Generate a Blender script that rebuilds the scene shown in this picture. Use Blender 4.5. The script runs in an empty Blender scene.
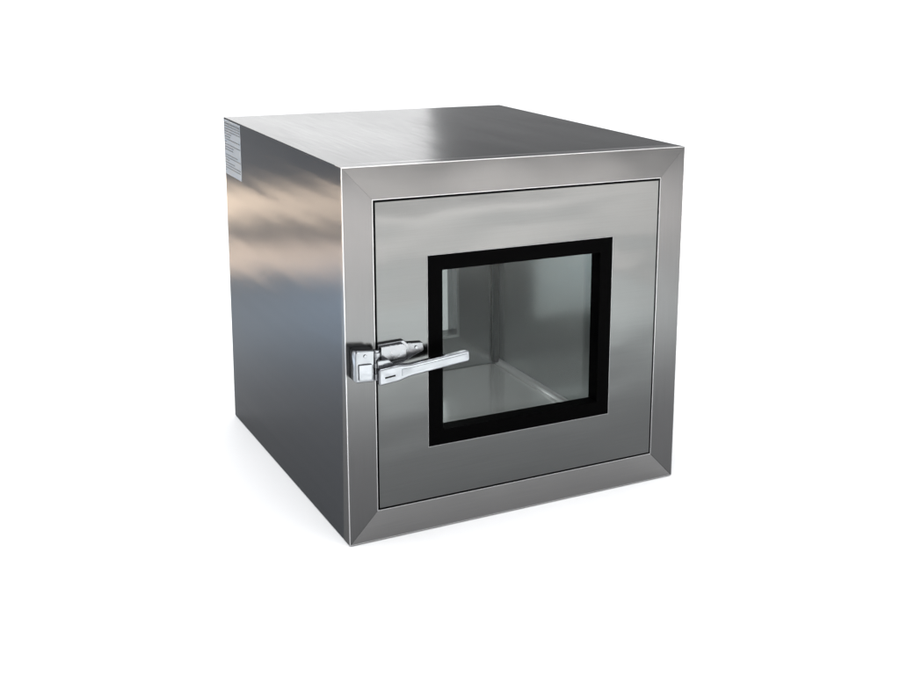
import bpy, bmesh, math, random
from mathutils import Vector
random.seed(4)
scene=bpy.context.scene
W,D,H=0.66,0.727,0.6527
C8={(0,0,0):(-.0015,.002,.0),(1,0,0):(.6645,.004,.0),(0,0,1):(-.0025,0,.6531),(1,0,1):(.6641,0,.6475),
    (0,1,0):(-.003,.712,.0),(1,1,0):(.665,.725,.0),(0,1,1):(.009,.745,.6527),(1,1,1):(.664,.742,.6500)}
def warp(v):
    a,b,c=v[0]/W,v[1]/D,v[2]/H
    o=Vector((0,0,0))
    for (i,j,k),q in C8.items():
        o+=Vector(q)*((a if i else 1-a)*(b if j else 1-b)*(c if k else 1-c))
    return o
coll=scene.collection
# ------------------------------------------------ materials
def newmat(name):
    m=bpy.data.materials.new(name); m.use_nodes=True
    nt=m.node_tree; b=nt.nodes['Principled BSDF']; return m,nt,b
def brushed(name,col,rough=.16,grain=(6,300,600),wavescale=(1,1,1),wave=.15,wd=.02,seed=0.0,smudge=.08,edge=.6,gv=.05,metal=1):
    m,nt,b=newmat(name); N=nt.nodes; L=nt.links
    tc=N.new('ShaderNodeTexCoord'); mp=N.new('ShaderNodeMapping'); mp.inputs['Scale'].default_value=grain
    mp.inputs['Location'].default_value=(seed,seed*.7,seed*.3)
    L.new(tc.outputs['Object'],mp.inputs['Vector'])
    n=N.new('ShaderNodeTexNoise'); n.inputs['Scale'].default_value=2; n.inputs['Detail'].default_value=3
    L.new(mp.outputs[0],n.inputs['Vector'])
    n2=N.new('ShaderNodeTexNoise'); n2.inputs['Scale'].default_value=4; n2.inputs['Detail'].default_value=6; n2.inputs['Roughness'].default_value=.6
    mp2=N.new('ShaderNodeMapping'); mp2.inputs['Scale'].default_value=wavescale; mp2.inputs['Location'].default_value=(seed*2,seed,0)
    L.new(tc.outputs['Object'],mp2.inputs['Vector']); L.new(mp2.outputs[0],n2.inputs['Vector'])
    mr=N.new('ShaderNodeMapRange'); mr.inputs['From Min'].default_value=.3; mr.inputs['From Max'].default_value=.7
    mr.inputs['To Min'].default_value=rough-.02*gv/.05-smudge/2; mr.inputs['To Max'].default_value=rough+.02*gv/.05-smudge/2
    L.new(n.outputs[0],mr.inputs['Value'])
    ad=N.new('ShaderNodeMath'); ad.operation='MULTIPLY_ADD'; ad.inputs[1].default_value=smudge
    L.new(n2.outputs[0],ad.inputs[0]); L.new(mr.outputs[0],ad.inputs[2]); L.new(ad.outputs[0],b.inputs['Roughness'])
    cr=N.new('ShaderNodeMapRange')
    cr.inputs['From Min'].default_value=.3; cr.inputs['From Max'].default_value=.7
    cr.inputs['To Min'].default_value=1-gv; cr.inputs['To Max'].default_value=1+gv
    L.new(n.outputs[0],cr.inputs['Value'])
    mx=N.new('ShaderNodeVectorMath'); mx.operation='SCALE'; mx.inputs[0].default_value=col[:3]
    L.new(cr.outputs[0],mx.inputs['Scale']); L.new(mx.outputs[0],b.inputs['Base Color'])
    b.inputs['Metallic'].default_value=metal
    b.inputs['Specular Tint'].default_value=(edge,edge,edge,1)
    if wave>0:
        n3=N.new('ShaderNodeTexNoise'); n3.inputs['Scale'].default_value=3.0; n3.inputs['Detail'].default_value=1.5
        mp3=N.new('ShaderNodeMapping'); mp3.inputs['Location'].default_value=(seed+3,seed,seed*2); mp3.inputs['Scale'].default_value=wavescale
        L.new(tc.outputs['Object'],mp3.inputs['Vector']); L.new(mp3.outputs[0],n3.inputs['Vector'])
        bp2=N.new('ShaderNodeBump'); bp2.inputs['Strength'].default_value=wave; bp2.inputs['Distance'].default_value=wd
        L.new(n3.outputs[0],bp2.inputs['Height']); L.new(bp2.outputs[0],b.inputs['Normal'])
    return m
M_case=brushed('brushed_steel_case',(.081,.086,.094),.135,(200,5,400),(1,.08,6),wave=.05,wd=.02,seed=1,edge=.48,smudge=.12)
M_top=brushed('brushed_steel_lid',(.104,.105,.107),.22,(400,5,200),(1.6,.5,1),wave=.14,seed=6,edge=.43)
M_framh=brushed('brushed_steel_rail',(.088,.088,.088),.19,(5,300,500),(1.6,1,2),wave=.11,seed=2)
M_framb=brushed('brushed_steel_rail_lit',(.165,.164,.163),.18,(5,300,500),(2.6,1,2),wave=.26,seed=3)  # rail steel with a raised base, so the lower rail looks brighter lit
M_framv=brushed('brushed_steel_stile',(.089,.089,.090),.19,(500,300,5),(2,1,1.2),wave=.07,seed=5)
M_door=brushed('brushed_steel_door',(.087,.0895,.0895),.15,(5,300,500),(1.0,1,2.6),wave=.30,seed=12)
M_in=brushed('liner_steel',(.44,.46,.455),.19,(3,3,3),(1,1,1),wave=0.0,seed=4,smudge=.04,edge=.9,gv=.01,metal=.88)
M_inf=brushed('liner_steel_lit',(.86,.87,.87),.13,(3,3,3),(1.7,1.7,1),wave=.45,seed=8,smudge=.04,edge=.9,gv=.01,metal=.72)  # liner steel lightened to stand in for light on the chamber floor
M_rear=brushed('rear_door_steel',(.24,.245,.245),.20,(3,3,3),(1,1,1),wave=0.0,seed=7,smudge=.04,gv=.01,metal=.88)
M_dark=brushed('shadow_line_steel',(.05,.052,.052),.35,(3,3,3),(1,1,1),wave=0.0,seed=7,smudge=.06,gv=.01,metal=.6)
M_edge=brushed('steel_edge_glint',(.42,.42,.425),.30,(50,50,50),(1,1,1),wave=0,seed=4,edge=1)  # lighter steel standing in for the highlight along the outer edges
M_glint=brushed('door_opening_glint',(.34,.34,.345),.34,(50,50,50),(1,1,1),wave=0,seed=4,edge=1)  # lighter steel for the highlight painted round the door opening
M_trim=brushed('satin_trim_edge',(.22,.22,.225),.3,(50,50,50),(1,1,1),wave=0,seed=4,edge=1)
def simple(name,col,rough,metal=0,**k):
    m,nt,b=newmat(name); N=nt.nodes;L=nt.links
    n=N.new('ShaderNodeTexNoise'); n.inputs['Scale'].default_value=k.get('scale',40); n.inputs['Detail'].default_value=4
    tc=N.new('ShaderNodeTexCoord'); L.new(tc.outputs['Object'],n.inputs['Vector'])
    mr=N.new('ShaderNodeMapRange'); mr.inputs['To Min'].default_value=max(.02,rough-.06); mr.inputs['To Max'].default_value=rough+.06
    L.new(n.outputs[0],mr.inputs['Value']); L.new(mr.outputs[0],b.inputs['Roughness'])
    v=k.get('var',.1)
    mr2=N.new('ShaderNodeMapRange'); mr2.inputs['To Min'].default_value=1-v; mr2.inputs['To Max'].default_value=1+v
    L.new(n.outputs[0],mr2.inputs['Value'])
    mx=N.new('ShaderNodeVectorMath'); mx.operation='SCALE'; mx.inputs[0].default_value=col[:3]
    L.new(mr2.outputs[0],mx.inputs['Scale']); L.new(mx.outputs[0],b.inputs['Base Color'])
    b.inputs['Metallic'].default_value=metal
    if 'spec' in k: b.inputs['Specular IOR Level'].default_value=k['spec']
    if 'bump' in k:
        bp=N.new('ShaderNodeBump'); bp.inputs['Strength'].default_value=k['bump']; bp.inputs['Distance'].default_value=.01
        n5=N.new('ShaderNodeTexNoise'); n5.inputs['Scale'].default_value=26; L.new(tc.outputs['Object'],n5.inputs['Vector'])
        L.new(n5.outputs[0],bp.inputs['Height']); L.new(bp.outputs[0],b.inputs['Normal'])
    return m
M_rub=simple('black_rubber',(.0007,.0007,.0008),.4,spec=.008)
M_gap=simple('dark_seal',(.01,.01,.01),.7,spec=.1)
M_chr=simple('polished_chrome',(.18,.187,.198),.18,1,bump=.26)
M_chr2=simple('polished_lever',(.20,.207,.22),.17,1,bump=.24)
M_plate=simple('dull_chrome',(.19,.195,.205),.26,1,bump=.15)
M_paper=simple('label_paper',(.20,.22,.24),.6)
M_ink=simple('label_ink',(.07,.08,.09),.6)
def glass(name,tint,refl=.5):
    m=bpy.data.materials.new(name); m.use_nodes=True; nt=m.node_tree; N=nt.nodes;L=nt.links
    N.remove(N['Principled BSDF']); out=N['Material Output']
    t=N.new('ShaderNodeBsdfTransparent'); t.inputs[0].default_value=(*tint,1)
    g=N.new('ShaderNodeBsdfGlossy'); g.inputs['Roughness'].default_value=.03
    g.inputs[0].default_value=(.6,.62,.62,1)
    f=N.new('ShaderNodeFresnel'); f.inputs[0].default_value=1.45
    ml=N.new('ShaderNodeMath'); ml.operation='MULTIPLY'; ml.inputs[1].default_value=refl
    L.new(f.outputs[0],ml.inputs[0])
    mx=N.new('ShaderNodeMixShader'); L.new(ml.outputs[0],mx.inputs[0]); L.new(t.outputs[0],mx.inputs[1]); L.new(g.outputs[0],mx.inputs[2])
    L.new(mx.outputs[0],out.inputs[0]); return m
M_gl=glass('clear_pane',(.955,.965,.96),.25)
M_gl2=glass('tinted_pane',(.50,.52,.515),.3)
# ------------------------------------------------ mesh helpers
def finish(name,bm,mats,parent=None,bevel=0,seg=2,dowarp=True,smooth=True,angle=30):
    bmesh.ops.recalc_face_normals(bm,faces=bm.faces)
    me=bpy.data.meshes.new(name)
    if bevel:
        ed=[e for e in bm.edges if len(e.link_faces)==2 and e.calc_face_angle(0)>math.radians(angle)]
        bmesh.ops.bevel(bm,geom=ed,offset=bevel,segments=seg,profile=.5,affect='EDGES',clamp_overlap=True)
    if dowarp:
        for v in bm.verts: v.co=warp(v.co)
    bm.to_mesh(me); bm.free()
    if smooth:
        for f in me.polygons: f.use_smooth=True
    for m in (mats if isinstance(mats,list) else [mats]): me.materials.append(m)
    o=bpy.data.objects.new(name,me); coll.objects.link(o)
    if smooth:
        wn=o.modifiers.new('wn','WEIGHTED_NORMAL'); wn.weight=100; wn.keep_sharp=True; wn.mode='FACE_AREA'
    if parent: o.parent=parent
    return o
def box(bm,x0,x1,y0,y1,z0,z1,mi=0):
    vs=[bm.verts.new((x,y,z)) for x in (x0,x1) for y in (y0,y1) for z in (z0,z1)]
    for f in [(0,1,3,2),(4,6,7,5),(0,4,5,1),(2,3,7,6),(0,2,6,4),(1,5,7,3)]:
        q=bm.faces.new([vs[i] for i in f]); q.material_index=mi
def prism(bm,poly,y0,y1,mi=0):
    a=[bm.verts.new((x,y0,z)) for x,z in poly]; b=[bm.verts.new((x,y1,z)) for x,z in poly]
    n=len(poly)
    fs=[bm.faces.new(a),bm.faces.new(b[::-1])]
    for i in range(n): fs.append(bm.faces.new((a[i],b[i],b[(i+1)%n],a[(i+1)%n])))
    for f in fs: f.material_index=mi
def ring(bm,x0,x1,z0,z1,hx0,hx1,hz0,hz1,y0,y1):
    def loop(X0,X1,Z0,Z1,y): return [bm.verts.new(q) for q in ((X0,y,Z0),(X1,y,Z0),(X1,y,Z1),(X0,y,Z1))]
    of,ob=loop(x0,x1,z0,z1,y0),loop(x0,x1,z0,z1,y1); hf,hb=loop(hx0,hx1,hz0,hz1,y0),loop(hx0,hx1,hz0,hz1,y1)
    for i in range(4):
        j=(i+1)%4
        bm.faces.new((of[i],of[j],hf[j],hf[i])); bm.faces.new((ob[i],hb[i],hb[j],ob[j]))
        q=bm.faces.new((of[i],ob[i],ob[j],of[j])); bm.faces.new((hf[i],hf[j],hb[j],hb[i]))
def cyl(bm,c,r,h,axis,n=20):
    c=Vector(c)
    ax={'x':Vector((1,0,0)),'y':Vector((0,1,0)),'z':Vector((0,0,1))}[axis]
    u={'x':Vector((0,1,0)),'y':Vector((0,0,1)),'z':Vector((1,0,0))}[axis]; w=ax.cross(u)
    a=[];b=[]
    for i in range(n):
        t=2*math.pi*i/n; d=u*math.cos(t)*r+w*math.sin(t)*r
        a.append(bm.verts.new(c-ax*h/2+d)); b.append(bm.verts.new(c+ax*h/2+d))
    bm.faces.new(a);bm.faces.new(b[::-1])
    for i in range(n): bm.faces.new((a[i],b[i],b[(i+1)%n],a[(i+1)%n]))
# ------------------------------------------------ the pass box
root=bpy.data.objects.new('pass_box',None); coll.objects.link(root)
root['label']="brushed stainless steel pass box with windowed door and chrome latch"
root['category']="pass box"
FX0,FX1,FZ0,FZ1=.052,.608,.0555,.5965
FD=.030
bm=bmesh.new()
ring(bm,0,W,0,H,.003,W-.003,.003,H-.003,.0025,D)
casing=finish('casing',bm,[M_case,M_top],root,bevel=.0010,seg=2)
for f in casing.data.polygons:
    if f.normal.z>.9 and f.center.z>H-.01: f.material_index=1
g=.00003
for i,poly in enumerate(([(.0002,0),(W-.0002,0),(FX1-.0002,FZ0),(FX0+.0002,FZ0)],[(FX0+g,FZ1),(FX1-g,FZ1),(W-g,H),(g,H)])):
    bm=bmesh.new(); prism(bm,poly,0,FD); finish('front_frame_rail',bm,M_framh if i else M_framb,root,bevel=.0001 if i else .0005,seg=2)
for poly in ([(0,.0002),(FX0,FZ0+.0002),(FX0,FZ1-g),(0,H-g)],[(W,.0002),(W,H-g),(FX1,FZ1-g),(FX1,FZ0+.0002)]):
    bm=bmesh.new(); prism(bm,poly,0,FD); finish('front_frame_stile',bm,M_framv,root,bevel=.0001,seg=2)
bm=bmesh.new(); ring(bm,-.0004,W+.0004,.0005,H+.0004,.0011,W-.0011,.0018,H-.0011,-.0004,.0012)
finish('outer_edge_glint',bm,M_edge,root,bevel=.0003)  # thin bright strip added as the edge highlight of the frame
bm=bmesh.new(); ring(bm,FX0-.0014,FX1+.0014,FZ0-.0014,FZ1+.0014,FX0+.0001,FX1-.0001,FZ0+.0001,FZ1-.0001,-.0004,.004)
finish('inner_edge_glint',bm,M_glint,root,bevel=.0002)  # thin bright strip drawn as the highlight beside the door gap
bm=bmesh.new(); ring(bm,FX0-.001,FX1+.001,FZ0-.001,FZ1+.001,FX0+.02,FX1-.02,FZ0+.02,FZ1-.02,.031,.036)
finish('door_seal',bm,M_gap,root)
G=.0030
GX0,GX1,GZ0,GZ1=.174,.484,.182,.468
bm=bmesh.new(); ring(bm,FX0+G,FX1-G,FZ0+G,FZ1-G,.1465,.5095,.1545,.4955,-.001,.030)
door=finish('door',bm,M_door,root,bevel=.0012,seg=3)
bm=bmesh.new(); ring(bm,.1456,.5104,.1536,.4964,.1467,.5093,.1547,.4953,-.0014,.001)
finish('window_trim',bm,M_trim,door,bevel=.0003)
bm=bmesh.new()
ring(bm,.1470,.5090,.1550,.4950,GX0,GX1,GZ0,GZ1,-.0012,.0290)
gk=finish('window_gasket',bm,M_rub,door,bevel=.0006,seg=2)
bm=bmesh.new(); box(bm,GX0-.002,GX1+.002,.0225,.0262,GZ0-.002,GZ1+.002)
finish('window_pane',bm,M_gl,door,smooth=False)
# chamber
IX0,IX1,IZ0,IZ1,IY0,IY1=.048,.604,.052,.600,.037,.640
bm=bmesh.new(); ring(bm,IX0-.002,IX1+.002,IZ0-.002,IZ1+.002,IX0,IX1,IZ0,IZ1,IY0,IY1)
finish('chamber_liner',bm,M_in,root,smooth=False)
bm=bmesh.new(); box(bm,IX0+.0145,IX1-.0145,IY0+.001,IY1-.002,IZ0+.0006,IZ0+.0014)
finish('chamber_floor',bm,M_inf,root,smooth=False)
r=.014; e=.0006
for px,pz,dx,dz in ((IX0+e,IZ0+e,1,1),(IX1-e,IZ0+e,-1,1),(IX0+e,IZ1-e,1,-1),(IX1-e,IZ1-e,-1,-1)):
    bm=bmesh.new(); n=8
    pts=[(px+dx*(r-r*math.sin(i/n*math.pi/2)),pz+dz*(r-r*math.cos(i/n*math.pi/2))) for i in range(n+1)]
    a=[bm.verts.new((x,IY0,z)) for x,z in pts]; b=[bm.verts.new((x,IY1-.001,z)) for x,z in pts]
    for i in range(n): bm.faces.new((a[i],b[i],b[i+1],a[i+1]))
    finish('liner_cove',bm,M_inf if dz>0 else M_in,root)  # lower coves take the lightened steel as a painted edge highlight
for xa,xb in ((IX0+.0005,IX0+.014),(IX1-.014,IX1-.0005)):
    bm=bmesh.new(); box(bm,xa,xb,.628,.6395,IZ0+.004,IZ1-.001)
    finish('corner_shadow_strip',bm,M_dark,root,bevel=.002,seg=2)  # dark strip drawn as the shadow line of each rear corner
bm=bmesh.new(); ring(bm,0.004,W-.004,.004,H-.004,FX0,FX1,FZ0,FZ1,.6925,.7235)
finish('rear_frame',bm,M_case,root,bevel=.001)
bm=bmesh.new(); ring(bm,IX0-.001,IX1+.001,IZ0-.001,IZ1+.001,.150,.500,.135,.492,.641,.690)
rd=finish('rear_door',bm,M_rear,root,bevel=.001)
bm=bmesh.new(); ring(bm,.146,.506,.131,.496,.152,.500,.137,.490,.638,.6405)
finish('rear_window_trim',bm,M_in,rd,bevel=.001)
bm=bmesh.new(); box(bm,.149,.501,.660,.664,.134,.493)
finish('rear_window_pane',bm,M_gl2,rd,smooth=False)
# sticker
bm=bmesh.new()
y0,y1,z0,z1=D-.130,D-.003,H-.117,H-.003
box(bm,-.0006,-.0001,y0,y1,z0,z1)
rows=19
for i in range(rows):
    z=z1-.007-i*(z1-z0-.010)/rows
    y=y1-.005
    hgt=.0018 if i else .0034
    while y>y0+.010:
        l=random.uniform(.004,.014)
        if random.random()<.07 and i>2: break
        ya=max(y-l,y0+.005); box(bm,-.0011,-.0007,ya,y,z-hgt/2,z+hgt/2,1); y=ya-.0022
st=finish('information_sticker',bm,[M_paper,M_ink],root,smooth=False)
st['label']="pale printed notice sticker with small text rows"
# ------------------------------------------------ latch
latch=bpy.data.objects.new('latch',None); coll.objects.link(latch); latch.parent=root
bm=bmesh.new()
prism(bm,[(.007,.300),(.040,.298),(.040,.352),(.010,.355),(.007,.348)],-.027,-.0006)
finish('latch_keeper',bm,M_chr,latch,bevel=.0022,seg=3)
bm=bmesh.new()
prism(bm,[(.012,.304),(.035,.3025),(.035,.330),(.012,.331)],-.0305,-.0275)
finish('keeper_plate',bm,M_chr2,latch,bevel=.001,seg=2)
bm=bmesh.new()
cyl(bm,(.0465,-.018,.3240),.0060,.052,'z')
finish('latch_pin',bm,M_chr2,latch,bevel=.0012)
for z in (.3055,.324,.342):
    bm=bmesh.new(); cyl(bm,(.0465,-.018,z),.0080,.0095,'z'); finish('latch_knuckle',bm,M_chr,latch,bevel=.0015)
bm=bmesh.new()
prism(bm,[(.054,.310),(.054,.354),(.100,.356),(.106,.350),(.134,.348),(.136,.334),(.116,.326),(.098,.316)],-.008,-.0014)
finish('latch_body',bm,M_plate,latch,bevel=.0012,seg=2)
bm=bmesh.new()
prism(bm,[(.056,.322),(.056,.352),(.096,.353),(.101,.347),(.101,.326)],-.0160,-.0083)
finish('latch_cap',bm,M_plate,latch,bevel=.001,seg=2)
for c in ((.122,-.0090,.341),(.024,-.0278,.344)):
    bm=bmesh.new(); cyl(bm,c,.003,.002,'y'); finish('latch_screw',bm,M_chr,latch,bevel=.0005)
def cz(t): return .3085+.0160*t
X0,X1=.042,.202
def hw(x):
    t=(x-X0)/(X1-X0)
    return .0142-.0034*min(1,max(0,(t-.22)/.12))-.0008*t
def lever(y0,y1,scale,xa,xb,name,bev,mat):
    bm=bmesh.new(); n=34; pts=[]
    f=lambda x:cz((x-X0)/(X1-X0))
    for i in range(n+1):
        x=xa+(xb-xa)*i/n; pts.append((x,f(x)+hw(x)*scale))
    pts.append((xb+.0024,f(xb)+hw(xb)*scale*.7)); pts.append((xb+.0032,f(xb)-hw(xb)*scale*.65))
    for i in range(n,-1,-1):
        x=xa+(xb-xa)*i/n; pts.append((x,f(x)-hw(x)*scale))
    prism(bm,pts,y0,y1); return finish(name,bm,mat,latch,bevel=bev,seg=3,angle=50)
lever(-.043,-.031,1,X0,X1,'latch_lever',.0030,M_chr2)
lever(-.0438,-.0432,.45,X0+.040,X1-.004,'lever_face',.0002,M_chr)
bm=bmesh.new()
prism(bm,[(.052,.3060),(.070,.3080),(.070,.3105),(.052,.3085)],-.0436,-.0425)
finish('lever_slot',bm,M_gap,latch)
bm=bmesh.new()
prism(bm,[(.044,.300),(.064,.300),(.072,.308),(.072,.326),(.064,.334),(.044,.334)],-.0305,-.0120)
finish('latch_hook',bm,M_chr,latch,bevel=.0016,seg=2)
# ------------------------------------------------ ground
bm=bmesh.new()
vs=[bm.verts.new(q) for q in ((-100,-100,0),(100,-100,0),(100,100,0),(-100,100,0))]; bm.faces.new(vs)
M_fl=simple('white_sweep',(.86,.86,.86),.75,scale=2,var=.02,spec=.2)
fl=finish('ground',bm,M_fl,None,dowarp=False,smooth=False); fl['kind']='structure'
fl.location.z=-.0012
# ------------------------------------------------ world: soft white studio
w=bpy.data.worlds.new('World'); scene.world=w; w.use_nodes=True
nt=w.node_tree;N=nt.nodes;L=nt.links; bg=N['Background']
tc=N.new('ShaderNodeTexCoord'); sp=N.new('ShaderNodeSeparateXYZ'); L.new(tc.outputs['Generated'],sp.inputs[0])
cr=N.new('ShaderNodeValToRGB'); L.new(sp.outputs[2],cr.inputs[0])
els=[(0,1.15),(.035,1.05),(.09,.52),(.35,.75),(1,1.9)]
cr.color_ramp.elements[0].position=0; cr.color_ramp.elements[1].position=1
for q in els[1:-1]: cr.color_ramp.elements.new(q[0])
for el,q in zip(cr.color_ramp.elements,els): el.color=(q[1]*.99,q[1],q[1]*1.02,1)
L.new(cr.outputs[0],bg.inputs[0]); bg.inputs[1].default_value=1.09
def area(name,loc,target,size,energy,col=(1,1,1),sy=None,spread=180,rz=None):
    l=bpy.data.lights.new(name,'AREA'); l.energy=energy; l.size=size; l.color=col; l.spread=math.radians(spread)
    if sy: l.shape='RECTANGLE'; l.size_y=sy
    o=bpy.data.objects.new(name,l); coll.objects.link(o); o.location=loc
    o.rotation_euler=(Vector(target)-Vector(loc)).to_track_quat('-Z','Y').to_euler()
    if rz is not None: o.rotation_euler=(0,0,math.radians(rz))
    return o
area('overhead_fill',(.0,-.5,3.0),(.1,.2,0),1.8,42)  # added area light that brightens the ground around the box
area('warm_ground_fill',(-1.0,3.05,1.6),(-1.0,3.05,0),3.4,76,(1,.75,.53),sy=.35,spread=44,rz=28)  # added light; its warm pool on the ground reflects in the left side
area('near_warm_fill',(-.9,2.0,1.6),(-.9,2.0,0),2.2,26,(1,.74,.54),sy=.2,spread=28,rz=28)  # added light for a second, nearer warm band reflected in the side
area('cool_ground_fill',(-1.4,1.1,1.6),(-1.4,1.1,0),2.0,29,(.64,.82,1),sy=.6,spread=54,rz=28)  # added cool light on the ground, tints the lower left side's reflection
area('front_ground_fill',(1.2,-2.6,1.9),(1.2,-2.6,0),3.0,112,(1,.95,.91),sy=1.6,spread=60)  # added light on the unseen front ground, reflected in the upper door
area('front_near_fill',(.8,-1.1,1.6),(.8,-1.1,0),1.7,17,(.95,1,.98),sy=.5,spread=46)  # added light closer in, lifts the reflection low on the front
area('back_sheen_fill',(1.7,5.2,1.9),(.2,.3,.6),1.5,30,sy=1.6)  # added unseen light, gives the top panel its sheen
area('chamber_fill',(.33,.34,.590),(.33,.34,0),.36,1.5,(.98,1,.99),sy=.30)  # added unseen light under the ceiling, brightens the interior
# ------------------------------------------------ camera
cam=bpy.data.cameras.new('Camera'); co=bpy.data.objects.new('Camera',cam); coll.objects.link(co)
co.location=(-.6674,-1.8311,.9648); co.rotation_euler=(1.3482,-.0073,-.4862)
cam.sensor_width=36; cam.lens=1228.9198*36/900; cam.shift_x=-61.125/900; cam.shift_y=-91.4212/900
cam.clip_end=500; cam.clip_start=.01
scene.camera=co
scene.view_settings.view_transform='Standard'; scene.view_settings.look='None'; scene.view_settings.exposure=0
